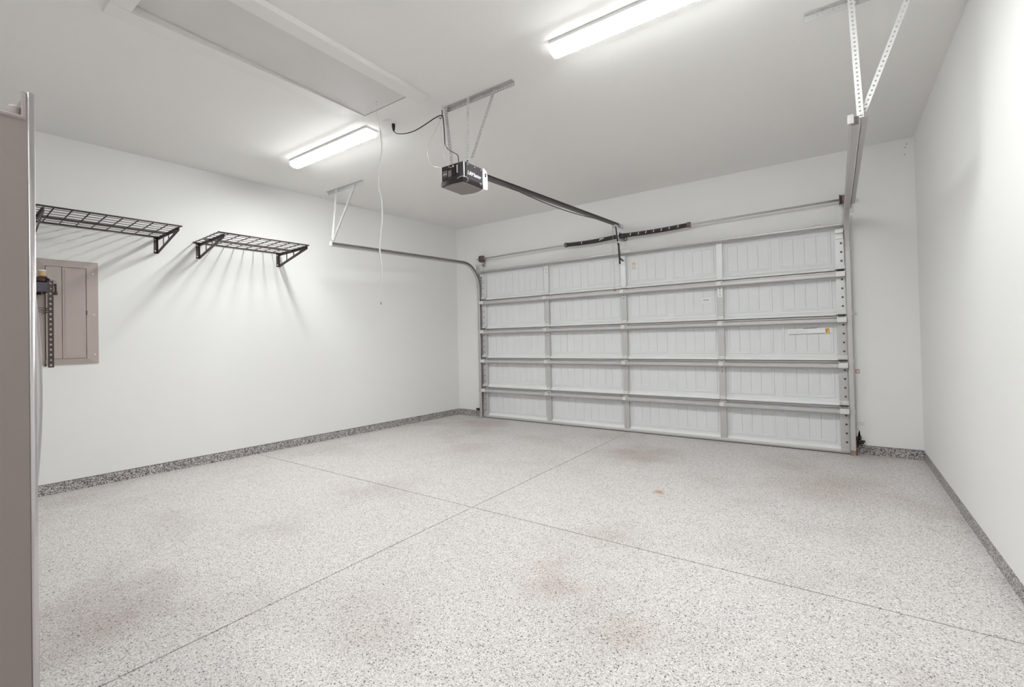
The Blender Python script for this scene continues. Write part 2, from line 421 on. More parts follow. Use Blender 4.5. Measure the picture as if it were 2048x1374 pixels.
# horizontal hat struts just under each joint and along the top edge
def strut(z, name='strut', depth=.072, h=.047, mm=galv_m):
    y1 = FY-.001; y0 = y1-depth
    pr = [(y1, z+h/2), (y0+.004, z+h/2-.004), (y0, z+h/2-.008), (y0, z-h/2+.008), (y0+.004, z-h/2+.004), (y1-.003, z-h/2), (y1-.003, z-h/2-.014), (y1, z-h/2-.014)]
    b = new(); prism(b, pr, 'x', DX0+.012, DX1-.012); return obj(name, b, mm, dr)
for k in range(1, 5): strut(Z0+k*RH-.050)
strut(Z0+5*RH-.006, 'top_strut', .088, .026)
b = new(); prism(b, [(SKY+.01, .004), (FY-.004, .004), (FY-.012, .018), (FY-.012, .028), (FY, .044), (SKY+.01, .044)], 'x', DX0+.004, DX1-.004); obj('bottom_retainer', b, galv_m, dr)
b = new(); box(b, DX0, DX1, FY-.006, SKY+.02, 0, .010, .003); obj('rubber_seal', b, seal_m, dr)
# hinges where stiles meet the joints
for k in range(1, 5):
    zj = Z0+k*RH
    for sx in stiles:
        b = new()
        box(b, sx-.03, sx+.03, FY-.005, FY, zj+.004, zj+.050, .001)
        box(b, sx-.026, sx+.026, FY-.080, FY-.074, zj-.066, zj-.020, .001)
        hg = obj('hinge', b, galvb_m, dr)
        b = new(); rod(b, (sx-.032, FY-.009, zj+.004), (sx+.032, FY-.009, zj+.004), .0055, 8); obj('hinge_pin', b, track_m, hg)
    for ex, sg in ((DX0+.045, -1), (DX1-.043, 1)):
        b = new()
        box(b, ex-.040, ex+.040, FY-.006, FY, zj+.002, zj+.058, .001)
        box(b, ex-.040, ex+.040, FY-.082, FY-.074, zj-.070, zj-.018, .001)
        box(b, ex-.040, ex-.034, FY-.03, FY, zj-.018, zj+.05); box(b, ex+.034, ex+.040, FY-.03, FY, zj-.018, zj+.05)
        hg = obj('hinge', b, galvb_m, dr)
        b = new(); rod(b, (ex-.045, FY-.024, zj+.006), (ex+.045, FY-.024, zj+.006), .008, 8); obj('hinge_pin', b, bolt_m, hg)
# top roller brackets and bottom cable brackets
for ex, sg in ((DX0+.045, -1), (DX1-.043, 1)):
    b = new(); box(b, ex-.036, ex+.036, FY-.055, FY, DZ-.092, DZ-.060, .002); box(b, ex-.034, ex+.034, FY-.012, FY, DZ-.15, DZ-.09, .001)
    tb = obj('top_roller_bracket', b, galvb_m, dr)
    b = new(); rod(b, (ex, FY-.03, DZ-.076), (ex+sg*.085, FY-.03, DZ-.076), .006, 8); obj('roller_stem', b, bolt_m, tb)
    b = new(); box(b, ex-.040, ex+.040, FY-.02, FY, .03, .065, .002); obj('bottom_bracket', b, galv_m, dr)
b = new(); box(b, DX1-.10, DX1-.02, FY-.004, FY, DZ+.005, DZ+.04, .001); box(b, DX1-.28, DX1-.2, FY-.07, FY-.04, DZ+.018, DZ+.028, .002); obj('top_clip', b, rail_m, dr)
# operator bracket: bright plate on the centre stile top
b = new(); box(b, -2.40, -2.20, FY-.080, FY-.074, DZ-.02, DZ+.016, .001); box(b, -2.372, -2.300, FY-.006, FY, DZ-.17, DZ-.05, .001); obj('operator_bracket', b, rail_m, dr)
# printed labels stuck to the skin
def label_card(name, x0, x1, z0, z1, m, rot=0, y=SKY-.0085):
    b = new(); X = Matrix.Translation(((x0+x1)/2, y, (z0+z1)/2)) @ Matrix.Rotation(rot, 4, 'Y')
    box(b, -(x1-x0)/2, (x1-x0)/2, -.0006, .0006, -(z1-z0)/2, (z1-z0)/2, X=X); return obj(name, b, m, dr)
def ink(par, x0, x1, z0, z1, m, rot=0, cx=0, cz=0, y=SKY-.0095):
    b = new(); X = Matrix.Translation((cx, y, cz)) @ Matrix.Rotation(rot, 4, 'Y')
    box(b, x0-cx, x1-cx, -.0004, .0004, z0-cz, z1-cz, X=X); return obj('print', b, m, par)
L1 = label_card('warning_label', -.447, -.046, 1.262, 1.325, label_m, -.03)
cx, cz = -.2465, 1.2935
ink(L1, -.098, -.058, 1.262, 1.316, yellow_m, -.03, cx, cz)
ink(L1, -.090, -.082, 1.270, 1.308, ink_m, -.03, cx, cz, SKY-.0102); ink(L1, -.078, -.066, 1.300, 1.306, ink_m, -.03, cx, cz, SKY-.0102)
ink(L1, -.435, -.10, 1.2625, 1.267, ink_m, -.03, cx, cz)
ink(L1, -.30, -.17, 1.3205, 1.3245, ink_m, -.03, cx, cz)
ink(L1, -.360, -.335, 1.290, 1.293, inkf_m, -.03, cx, cz)
for k in range(3): ink(L1, -.43, -.25, 1.278+k*.012, 1.280+k*.012, inkf_m, -.03, cx, cz)
L2 = label_card('maker_label', -1.342, -1.245, 1.662, 1.728, label_m)
ink(L2, -1.332, -1.262, 1.698, 1.704, ink_m); ink(L2, -1.332, -1.262, 1.707, 1.712, inkf_m); ink(L2, -1.332, -1.262, 1.676, 1.679, inkf_m); ink(L2, -1.332, -1.262, 1.684, 1.687, inkf_m)
L3 = label_card('caution_label', -2.222, -2.172, 2.178, 2.270, peach_m)
ink(L3, -2.215, -2.180, 2.244, 2.252, mauve_m); ink(L3, -2.218, -2.176, 2.182, 2.192, inkf_m)
ink(L3, -2.215, -2.180, 2.215, 2.218, white_m); ink(L3, -2.215, -2.180, 2.204, 2.207, white_m)

# ------------------------------------------------------------------ tracks
def track(sgn, X, label, z_a, z_b, y_a, toe=0):
    t = thing('door_track', label, 'door track', (X, 5.97, 0), group='pair of galvanised door tracks')
    R = .385; cy, cz = 5.958-R+.005, z_b-R
    path = [(y_a + (cy-y_a)*k/8, z_a+(z_b-z_a)*k/8) for k in range(9)]
    path += [(cy+R*math.sin(a*PI/2/14), cz+R*math.cos(a*PI/2/14)) for a in range(1, 15)]
    vert = [(cy+R, cz), (cy+R, 1.2), (cy+R, .01)]
    o = .024; l = .026; e = .0022
    # channel open towards the door centre, rolled lips
    s = -sgn
    xo = -s*o
    prof = [(xo, -l), (xo, l), (xo+s*.036, l), (xo+s*.044, l-.008), (xo+s*.041, l-.010), (xo+s*.035, l-e), (xo+s*e, l-e), (xo+s*e, -l+e), (xo+s*.035, -l+e), (xo+s*.041, -l+.010), (xo+s*.044, -l+.008), (xo+s*.036, -l)]
    xf = lambda y: toe*(5.97-y)
    b = new(); sweep_c(b, [(a+X, n) for a, n in prof], path, xf); obj('curved_track', b, track_m, t)
    b = new(); sweep_c(b, [(a+X, n) for a, n in prof], vert); obj('vertical_track', b, track_m if sgn < 0 else galv_m, t)
    # wall angle carrying the vertical track
    b = new(); box(b, X+sgn*.026, X+sgn*.029, 5.94, YD, .25, cz+.15); box(b, X+sgn*.026, X+sgn*.038, YD-.003, YD, .25, cz+.15)
    obj('wall_angle', b, galv_m, t)
    for zz in (.42, .95, 1.45):
        b = new(); box(b, X+sgn*.026, X+sgn*.030, 5.93, YD, zz, zz+.05, .001); box(b, X+sgn*.026, X+sgn*.048, YD-.004, YD, zz, zz+.05, .001); obj('jamb_bracket', b, galvb_m, t)
    # flag bracket at the bend
    b = new(); perf(b, (X+sgn*.055, YD-.004, 2.12), (X+sgn*.055, YD-.004, 2.50), (-sgn, 0, 0), .055, .003, .045, .010, along=1.3)
    perf(b, (X+sgn*.030, YD-.01, 2.12), (X+sgn*.030, YD-.01, 2.50), (0, -1, 0), .09, .003, .045, .010)
    obj('flag_bracket', b, galvb_m, t)
    return t, xf
tl, xfl = track(-1, -4.816, 'galvanised door track bending round beside the long left wall', 2.44, 2.505, 3.24)
tr, xfr = track(1, .112, 'galvanised door track with stiffening angle beside the right wall', 2.470, 2.505, 3.26, toe=0)
b = new()
def rz(y): return 2.470+(2.505-2.470)*(y-3.26)/(5.57-3.26)
for (ya, yb) in ((3.30, 5.62),):
    A = []
    for y in (ya, yb):
        x = .112+.034; z = rz(y)
        A.append([b.verts.new(v) for v in ((x, y, z+.024), (x+.032, y, z+.024), (x+.032, y, z+.021), (x+.003, y, z+.021), (x+.003, y, z-.022), (x, y, z-.022))])
    n = 6
    for k in range(n): b.faces.new((A[0][k], A[0][(k+1) % n], A[1][(k+1) % n], A[1][k]))
    b.faces.new(A[0][::-1]); b.faces.new(A[1])
obj('stiffening_angle', b, track_m, tr)
b = new(); box(b, .082, .112, 3.242, 3.262, 2.452, 2.506, .003); obj('end_clip', b, track_m, tr)
b = new(); box(b, -4.85, -4.81, 3.225, 3.238, 2.418, 2.466, .002); obj('end_clip', b, galvb_m, tl)
# rusty foot of the right track
b = new(); box(b, .1375, .142, 5.945, 6.0, .01, .16, .002); box(b, .090, .136, 5.927, 5.9315, .001, .05, .001); obj('rusty_foot', b, rust_m, tr, label='rusted track foot')

b = new(); box(b, .1425, .148, 5.95, YD-.004, .075, .185, .002); box(b, .1425, .163, YD-.012, YD-.004, .075, .185, .002); obj('corroded_bracket', b, mat('corroded_steel', (.085, .038, .03, 1), .8, noise=(80, .4)), tr, label='dark rusted bracket')
# ------------------------------------------------------------------ perforated hangers from the ceiling
def hanger(label, pieces, loc, name='ceiling_hanger'):
    t = thing(name, label, 'bracket', loc, group='perforated steel hangers under the ceiling')
    for nm, p0, p1, wv, w, wv2, mm in pieces:
        b = new(); perf(b, p0, p1, wv, w)
        if wv2: perf(b, p0, p1, wv2, w)
        for q in (p0, p1):
            pass
        obj(nm, b, mm, t)
    for nm, p0, p1, wv, w, wv2, mm in pieces:
        if nm == 'ceiling_angle': continue
        b = new(); q = Vector(p1) - (Vector(p1)-Vector(p0)).normalized()*.02 + Vector(wv).normalized()*w/2
        tube(b, [q+Vector((0, .006, 0)), q+Vector((0, -.010, 0))], .008, 6); obj('bolt', b, galvb_m, t)
    return t
zc = H-.002
hanger('bare perforated steel hanger holding the left door track, nearest the left wall',
    [('ceiling_angle', (-5.235, 3.478, zc), (-4.53, 3.478, zc), (0, -1, 0), .034, (0, 0, -1), galv_m),
     ('drop_strap', (-5.055, 3.462, H), (-4.846, 3.255, 2.50), (1, 0, 0), .032, None, galvb_m),
     ('brace', (-4.70, 3.470, H-.01), (-4.826, 3.245, 2.475), (1, 0, 0), .030, (0, 1, 0), galv_m)], (-5.0, 3.4, 2.5))
hanger('tall perforated steel hanger holding the right door track, nearest the right wall',
    [('ceiling_angle', (-.108, 3.31, zc), (.56, 3.31, zc), (0, -1, 0), .036, (0, 0, -1), galv_m),
     ('drop_strap', (.100, 3.285, H), (.128, 3.285, 2.49), (1, 0, 0), .031, (0, 1, 0), galvb_m),
     ('brace', (.385, 3.300, H-.005), (.145, 3.300, 2.53), (1, 0, 0), .028, None, galvb_m)], (.13, 3.3, 2.5))
hanger('perforated steel hanger with two drops and a brace above the dark opener unit',
    [('ceiling_angle', (-2.595, 2.82, zc), (-1.905, 2.82, zc), (0, -1, 0), .032, (0, 0, -1), galv_m),
     ('drop_strap', (-2.582, 2.79, H), (-2.500, 2.77, 2.625), (1, 0, 0), .030, (0, 1, 0), galv_m),
     ('drop_strap', (-2.338, 2.79, H), (-2.350, 2.79, 2.665), (1, 0, 0), .022, (0, 1, 0), galvb_m),
     ('brace', (-2.085, 2.80, H-.01), (-2.335, 2.80, 2.675), (1, 0, 0), .026, (0, 1, 0), galv_m)], (-2.35, 2.8, 2.65))

# ------------------------------------------------------------------ torsion shaft, springs, drums
SY, SZL, SZR = 5.925, 2.598, 2.656
ts = thing('torsion_shaft', 'steel shaft with two dark coil springs on the wall above the garage door', 'spring shaft', (-2.35, 5.93, 2.62))
def SH(x): return SZL + (SZR-SZL)*(x+4.74)/(4.92)
b = new(); rod(b, (-4.83, SY, SH(-4.83)), (.195, SY, SH(.195)), .0125, 12); obj('shaft', b, galv_m, ts)
b = new(); prism(b, [(.188-.01, 0)]*0 or [(.18, -.009), (.198, -.009), (.198, .009), (.18, .009)], 'y', SY-.016, SY+.004, X=Matrix.Translation((0, 0, SH(.19)))); obj('shaft_key', b, bolt_m, ts)
def spring(x0, x1, winds, paint, sag=.012):
    b = new()
    n = 40
    pts = []
    for i in range(n+1):
        t = i/n; x = x0+(x1-x0)*t
        pts.append((x, SY, SH(x)-sag*math.sin(PI*t)))
    rr = []
    big = []
    m = 190
    P = []
    for i in range(m+1):
        t = i/m; x = x0+(x1-x0)*t
        P.append((x, SY, SH(x)-sag*math.sin(PI*t))); rr.append(.0265 + (.0022 if i % 2 else 0))
    tube(b, P, rr, 12)
    s = obj('coil_spring', b, spring_m, ts)
    for t in paint:
        x = x0+(x1-x0)*t
        b = new(); z = SH(x)-sag*math.sin(PI*t)
        bar(b, (x-.004, SY-.0285, z-.012), (x+.006, SY-.0285, z+.014), (1, 0, 0), .009, .002); obj('paint_mark', b, label_m, s)
    return s
spring(-3.15, -2.40, 0, (.33, .70)); spring(-2.30, -1.47, 0, (.13, .26, .38, .50, .62, .74, .87), .010)
b = new(); bar(b, (-2.62, SY-.0292, SH(-2.62)-.004), (-2.57, SY-.0292, SH(-2.57)+.0), (0, 0, 1), .010, .002); obj('spring_sticker', b, label_m, ts)
for x, mm in ((-3.16, rustsp_m), (-1.455, rustsp_m), (-2.335, spring_m)):
    b = new(); tube(b, [(x-.022, SY, SH(x)), (x-.018, SY, SH(x)), (x+.018, SY, SH(x)), (x+.022, SY, SH(x))], [.028, .034, .034, .028], 16); obj('spring_cone', b, mm, ts)
b = new(); box(b, -2.355, -2.348, SY-.03, YD, SH(-2.35)-.055, SH(-2.35)+.055, .002); box(b, -2.40, -2.31, YD-.005, YD, SH(-2.35)-.12, SH(-2.35)+.06, .002)
obj('center_bracket', b, galv_m, ts)
b = new(); pts = [(-2.265+.022*math.cos(a*PI/8), SY-.012, SH(-2.3)-.052+.022*math.sin(a*PI/8)) for a in range(16)]; tube(b, pts, .005, 6, closed=True)
rod(b, (-2.30, SY, SH(-2.3)-.03), (-2.28, SY-.01, SH(-2.3)-.045), .006, 6); obj('winding_loop', b, spring_m, ts)
for x, sg in ((-4.72, -1), (.085, 1)):
    b = new(); z = SH(x)
    tube(b, [(x-.028, SY, z), (x-.026, SY, z), (x-.022, SY, z), (x-.018, SY, z), (x+.016, SY, z), (x+.022, SY, z), (x+.026, SY, z)], [.03, .056, .056, .047, .045, .054, .054], 24)
    dm = obj('cable_drum', b, rustsp_m, ts)
    b = new(); tube(b, [(x-.016, SY, z), (x-.004, SY, z)], .0480, 24); obj('cable_coil', b, red_m, dm)
    b = new(); box(b, x+sg*.045-.003, x+sg*.045+.003, SY-.035, YD, z-.05, z+.045, .002); box(b, x+sg*.045-.003, x+sg*.045+.05*1, YD-.004, YD, z-.13, z+.05, .002); obj('bearing_plate', b, galv_m, ts)
    b = new(); rod(b, (x+.0*sg, SY+.045, z), (x+sg*.012, SY+.045, .12), .0016, 5); obj('lift_cable', b, galv_m, dr)
b = new(); perf(b, (-4.745, YD-.004, 2.10), (-4.745, YD-.004, 2.56), (-1, 0, 0), .04, .003, .05, .008); perf(b, (-4.95, YD-.004, 2.515), (-4.745, YD-.004, 2.49), (0, 0, 1), .035, .003, .05, .008)
obj('jamb_plate', b, galvb_m, ts)

# ------------------------------------------------------------------ opener
ox0, ox1, oy0, oy1, oz0, oz1 = -2.468, -2.243, 2.620, 2.850, 2.462, 2.620
op = thing('garage_door_opener', 'dark garage door opener with white end cap hanging from the ceiling', 'door opener', (-2.355, 2.75, 2.46))
b = new(); box(b, ox0+.004, ox1-.002, oy0+.010, oy1, oz0+.012, oz1, .006, 2); obj('housing', b, dkgrey_m, op)
b = new(); box(b, ox0+.004, ox1-.060, oy0, oy0+.012, oz0+.030, oz1-.004, .003); bp_ = obj('back_panel', b, opdk_m, op)
b = new(); box(b, ox1-.058, ox1-.004, oy0+.002, oy0+.016, oz0+.020, oz1-.002, .007, 2); obj('corner_post', b, dkgrey_m, op)
b = new(); rod(b, (ox1-.004, oy0+.010, oz0+.025), (ox1-.004, oy0+.010, oz1-.004), .004, 8); obj('corner_trim', b, opwh_m, op)
b = new(); rod(b, (ox0+.002, oy0+.004, oz0+.030), (ox0+.002, oy0+.004, oz1-.012), .004, 8); obj('corner_trim', b, opwh_m, op)
# bowed lower skirt and the grey lamp lens under it
def bow(z, grow=0):
    pts = []
    for i in range(9):
        t = i/8; x = ox0+(ox1-ox0)*t; pts.append((x, oy0-.004-.016*math.sin(PI*t)-grow))
    for i in range(9):
        t = i/8; x = ox1-(ox1-ox0)*t; pts.append((x, oy1+.004+.030*math.sin(PI*t)+grow))
    return pts
b = new(); prism(b, bow(0), 'z', oz0, oz0+.032); obj('lower_skirt', b, opdk_m, op)
b = new(); prism(b, [(x*.94+(-2.355)*.06, y*.93+2.735*.07) for x, y in bow(0)], 'z', oz0-.006, oz0+.004); obj('lamp_lens', b, opbot_m, op)
b = new(); prism(b, [(oy1-.002, oz0-.004), (oy1+.050, oz0+.002), (oy1+.056, oz0+.020), (oy1+.056, oz1-.045), (oy1+.045, oz1-.012), (oy1+.015, oz1+.004), (oy1-.002, oz1+.004)], 'x', ox0+.002, ox1+.004); cap = obj('white_end_cap', b, opwh_m, op)
b = new(); box(b, ox1+.003, ox1+.0065, oy1+.022, oy1+.036, oz1-.060, oz1-.030, .002); obj('port', b, black_m, cap)
# writing and stickers
MX = Matrix(((0, 0, 1, ox1-.0015), (1, 0, 0, (oy0+oy1)/2+.012), (0, 1, 0, 2.5425), (0, 0, 0, 1)))
text('lettering', 'LiftMaster', .040, white_m, op, MX, shear=.25)
b = new(); box(b, ox1-.0030, ox1-.0005, oy1-.038, oy1-.012, 2.478, 2.502); obj('blue_sticker', b, blue_m, op)
b = new(); tube(b, [(ox1, oy1-.025+.006*math.cos(a*PI/5), 2.490+.006*math.sin(a*PI/5)) for a in range(10)], .0008, 4, closed=True); obj('sticker_mark', b, white_m, op)
for i, (x0, x1, z0, z1, mm) in enumerate(((ox0+.016, ox0+.060, 2.565, 2.578, print_m), (ox0+.016, ox0+.060, 2.535, 2.560, print_m), (ox0+.070, ox0+.104, 2.525, 2.572, print_m), (ox0+.016, ox0+.062, 2.518, 2.530, dkgrey_m), (ox0+.070, ox0+.104, 2.505, 2.518, dkgrey_m))):
    b = new(); box(b, x0, x1, oy0-.0012, oy0+.001, z0, z1); obj('spec_label', b, mm, bp_)
for k in range(4):
    b = new(); box(b, ox0+.020, ox0+.056, oy0-.0022, oy0-.0010, 2.538+k*.0055, 2.5405+k*.0055); obj('print_line', b, white_m if k > 1 else dkgrey_m, bp_)
b = new(); box(b, ox0+.112, ox0+.150, oy0-.003, oy0+.002, 2.525, 2.590, .001); obj('terminal_block', b, black_m, bp_)
b = new(); box(b, ox0+.118, ox0+.130, oy0-.006, oy0-.002, 2.590, 2.602, .001); obj('knob', b, white_m, bp_)
b = new(); box(b, ox1-.066, ox1-.060, oy0-.003, oy0+.002, 2.540, 2.600, .001); obj('trim_strip', b, opwh_m, bp_)
b = new(); box(b, ox1-.003, ox1+.002, oy0+.018, oy0+.028, oz0+.03, oz1-.012, .001); obj('vent_slot', b, black_m, op)
for y in (oy0+.05, oy0+.13, oy1-.02):
    b = new(); tube(b, [(ox1-.003, y, oz1-.016), (ox1+.002, y, oz1-.016)], .004, 8); obj('screw', b, galvb_m, op)
# antenna wire loop
b = new(); tube(b, [(ox1-.055, oy0-.012, 2.487), (ox1-.03, oy0-.022, 2.492), (ox1, oy0-.016, 2.496), (ox1+.02, oy0+.004, 2.492), (ox1+.026, oy0+.02, 2.480), (ox1+.018, oy0+.028, 2.468), (ox1+.006, oy0+.022, 2.462)], .0016, 6); obj('antenna_wire', b, white_m, op)
b = new(); tube(b, [(ox0+.078, oy0-.004, 2.606), (ox0+.09, oy0-.010, 2.595), (ox0+.115, oy0-.010, 2.586)], .0013, 6); obj('jumper_wire', b, white_m, op)
b = new(); box(b, ox1-.11, ox1-.012, oy0+.09, oy1+.01, oz1, oz1+.003); box(b, ox1-.11, ox1-.107, oy0+.12, oy1+.01, oz1, oz1+.052); perf(b, (ox1-.105, 2.78, oz1+.002), (ox1-.105, 2.78, oz1+.075), (1, 0, 0), .07, .003, .03, .006); obj('mounting_plate', b, galvb_m, op)
# rail: T section rising to the header, with its drive chain on top
RA, RB = Vector((-2.352, 2.88, 2.622)), Vector((-2.352, 6.0, 2.775))
def onrail(y): t = (y-RA.y)/(RB.y-RA.y); return RA.lerp(RB, t)
def railprism(bm, prof, y0, y1):
    A = []
    for y in (y0, y1):
        c = onrail(y); A.append([bm.verts.new((c.x+px_, y, c.z+pz_)) for px_, pz_ in prof])
    n = len(prof)
    for k in range(n): bm.faces.new((A[0][k], A[0][(k+1) % n], A[1][(k+1) % n], A[1][k]))
    bm.faces.new(A[0][::-1]); bm.faces.new(A[1])
b = new(); railprism(b, [(-.018, -.020), (.018, -.020), (.018, -.012), (.006, -.010), (.006, .012), (.014, .014), (.014, .018), (-.014, .018), (-.014, .014), (-.006, .012), (-.006, -.010), (-.018, -.012)], 2.88, 6.0)
rl = obj('rail', b, railop_m, op)
b = new()
y = 2.92
while y < 5.85:
    c = onrail(y); box(b, c.x-.004, c.x+.004, y, y+.008, c.z+.018, c.z+.026); y += .0145
o = obj('drive_chain', b, railop_m, rl)
b = new(); pts = [Vector((-2.352+.018, 3.3, 0)), ]
pts = []
for k in range(16):
    y = 3.35 + (5.25-3.35)*k/15; c = onrail(y); pts.append((c.x+.014, y, c.z-.022-.036*math.sin(PI*k/15)))
tube(b, pts, .0055, 6); obj('sagging_cable', b, railop_m, rl)
c = onrail(5.95)
b = new(); box(b, c.x-.025, c.x+.025, 5.93, YD, c.z-.03, c.z+.02, .003); obj('header_bracket', b, galvb_m, op)
b = new(); tube(b, [(c.x-.018, 5.91, c.z-.006), (c.x+.018, 5.91, c.z-.006)], .022, 14); obj('end_pulley', b, track_m, op)
c = onrail(5.78)
b = new(); box(b, c.x-.022, c.x+.026, 5.73, 5.83, c.z-.034, c.z-.016, .003); box(b, c.x-.028, c.x-.020, 5.74, 5.80, c.z-.05, c.z+.005, .002); tro = obj('trolley', b, galvb_m, op)
b = new(); bar(b, (-2.352, 5.80, c.z-.03), (-2.352, 5.872, 2.50), (1, 0, 0), .014, .012, .001); arm = obj('drive_arm', b, black_m, op)
b = new(); bar(b, (-2.346, 5.870, 2.52), (-2.340, 5.885, 2.245), (1, 0, 0), .024, .006, .001); obj('arm_extension', b, black_m, op)
b = new(); bar(b, (-2.342, 5.882, 2.330), (-2.318, 5.972, 2.290), (1, 0, 0), .020, .006, .001); obj('arm_extension', b, black_m, op)
b = new(); tube(b, [(-2.355, 5.85, 2.535), (-2.32, 5.85, 2.535)], .009, 8); obj('clevis_bolt', b, galvb_m, op)
b = new(); tube(b, [(-2.35, 5.965, 2.295), (-2.30, 5.965, 2.295)], .009, 8); obj('clevis_bolt', b, galvb_m, op)
b = new(); tube(b, [(-2.383, 5.77, 2.725), (-2.385, 5.775, 2.4), (-2.376, 5.78, 2.1), (-2.380, 5.785, 1.93), (-2.380, 5.79, 1.90)], .0022, 6); rr = obj('release_rope', b, rope_m); tag(rr, 'thin faded red emergency rope hanging in front of the garage door centre', 'rope')
b = new(); tube(b, [(-2.398, 5.788, 1.890), (-2.362, 5.788, 1.890)], .008, 8); tube(b, [(-2.380, 5.788, 1.905), (-2.380, 5.788, 1.89)], .005, 6); obj('rope_handle', b, mat('handle_orange', (.55, .25, .15, 1), .5), rr)

# ------------------------------------------------------------------ ceiling outlet, plug and cords
co_ = thing('ceiling_outlet', 'white ceiling outlet plate next to the lit left lamp', 'outlet', (-3.115, 2.70, H))
b = new(); box(b, -3.160, -3.085, 2.640, 2.755, H-.006, H, .002); obj('cover_plate', b, ceil_m, co_)
for dy in (-.028, .028):
    b = new(); tube(b, [(-3.1225, 2.6975+dy, H-.005), (-3.1225, 2.6975+dy, H-.008)], .017, 16); obj('socket', b, trim_m, co_)
b = new()
cp = [(-3.124, 2.724, 3.160), (-3.122, 2.724, 3.135), (-3.112, 2.722, 3.108), (-3.085, 2.722, 3.086), (-3.04, 2.720, 3.069), (-2.98, 2.72, 3.054), (-2.914, 2.72, 3.046), (-2.84, 2.72, 3.046), (-2.764, 2.72, 3.057), (-2.70, 2.725, 3.073), (-2.65, 2.73, 3.087), (-2.60, 2.74, 3.100), (-2.572, 2.745, 3.100), (-2.556, 2.745, 3.08), (-2.546, 2.742, 3.02), (-2.54, 2.74, 2.95), (-2.532, 2.735, 2.86), (-2.520, 2.73, 2.835), (-2.49, 2.72, 2.80), (-2.45, 2.71, 2.768), (-2.41, 2.70, 2.742), (-2.37, 2.69, 2.715), (-2.345, 2.68, 2.685), (-2.335, 2.67, 2.62)]
def smooth(P, n=4):
    P = [Vector(p) for p in P]; out = []
    for i in range(len(P)-1):
        p0, p1, p2, p3 = P[max(i-1, 0)], P[i], P[i+1], P[min(i+2, len(P)-1)]
        for k in range(n):
            t = k/n
            out.append(.5*((2*p1)+(p2-p0)*t+(2*p0-5*p1+4*p2-p3)*t*t+(3*p1-p0-3*p2+p3)*t**3))
    out.append(P[-1]); return out
tube(b, smooth(cp), .0042, 8); pc = obj('power_cord', b, black_m); tag(pc, 'black power cord swagging from the ceiling outlet to the opener', 'cord')
b = new(); tube(b, [(-3.124, 2.724, 3.180), (-3.124, 2.724, 3.176), (-3.124, 2.724, 3.150), (-3.122, 2.724, 3.128), (-3.119, 2.723, 3.116)], [.013, .015, .014, .010, .006], 12); obj('plug', b, black_m, pc)
b = new(); tube(b, smooth([(-2.60, 2.745, 3.09), (-2.58, 2.742, 3.075), (-2.565, 2.742, 3.10)]), .003, 6); tube(b, smooth([(-2.565, 2.745, 3.14), (-2.562, 2.745, 3.10), (-2.558, 2.744, 3.08)]), .004, 6); obj('cable_tie', b, brown_m, pc)
b = new()
tube(b, smooth([(-2.565, 2.75, 3.185), (-2.567, 2.75, 3.095), (-2.60, 2.75, 3.055), (-2.641, 2.75, 3.002), (-2.70, 2.75, 2.945), (-2.729, 2.75, 2.902), (-2.742, 2.75, 2.86), (-2.737, 2.745, 2.82), (-2.699, 2.74, 2.728), (-2.63, 2.73, 2.690), (-2.55, 2.68, 2.655), (-2.475, 2.625, 2.620)]), .0014, 5)
wr = obj('sensor_wire', b, galv_m); tag(wr, 'thin grey sensor wires looping beside the opener hanger', 'wire')
b = new(); tube(b, smooth([(-2.567, 2.752, 3.09), (-2.573, 2.75, 3.024), (-2.592, 2.75, 2.927), (-2.585, 2.75, 2.86), (-2.565, 2.75, 2.80), (-2.532, 2.74, 2.721), (-2.50, 2.70, 2.655), (-2.46, 2.63, 2.622)]), .0012, 5); obj('wire_loop', b, galv_m, wr)
b = new(); tube(b, smooth([(-2.53, 2.70, 2.80), (-2.50, 2.70, 2.815), (-2.465, 2.70, 2.79), (-2.455, 2.70, 2.74), (-2.47, 2.68, 2.67)]), .0010, 5); obj('wire_loop', b, galv_m, wr)

# ------------------------------------------------------------------ attic hatch and its pull cord
ht = thing('attic_hatch', 'white framed attic hatch panel in the ceiling', 'hatch', (-2.94, 1.7, H))
b = new()
A = [(HX0+.004, HY0+.004, H+.030), (HX1-.004, HY0+.004, H+.030), (HX1-.004, HY1-.002, H+.001), (HX0+.004, HY1-.002, H+.001)]
v = [b.verts.new(p) for p in A]+[b.verts.new((x, y, z+.015)) for x, y, z in A]
for q in ((3, 2, 1, 0), (4, 5, 6, 7), (0, 1, 5, 4), (1, 2, 6, 5), (2, 3, 7, 6), (3, 0, 4, 7)): b.faces.new([v[i] for i in q])
obj('hatch_panel', b, hatch_m, ht)
b = new(); box(b, HX0-.016, HX0, HY0-.016, HY1, H-.004, H+.14); obj('jamb', b, trim_m, ht)
b = new(); box(b, HX1, HX1+.016, HY0-.016, HY1, H-.004, H+.14); obj('jamb', b, trim_m, ht)
b = new(); box(b, HX0, HX1, HY0-.016, HY0, H-.004, H+.14); obj('jamb', b, trim_m, ht)
b = new(); box(b, HX0-.02, HX1+.02, HY0-.02, HY1+.02, H+.14, H+.16); obj('hatch_cover', b, trim_m, ht)
b = new(); box(b, HX1+.002, HX1+.112, HY0-.10, HY1+.095, H-.038, H, .0015); obj('casing_board', b, trim_m, ht)
b = new(); prism(b, [(HY0-.10, H), (HY0-.10, H-.022), (HY0, H-.022), (HY1-.42, H-.003), (HY1-.1, H-.001), (HY1-.1, H)], 'x', HX0-.128, HX0-.002); obj('casing_board', b, trim_m, ht)
b = new(); box(b, HX0-.128, HX1+.002, HY0-.098, HY0-.002, H-.016, H, .0015); obj('casing_board', b, trim_m, ht)
b = new()
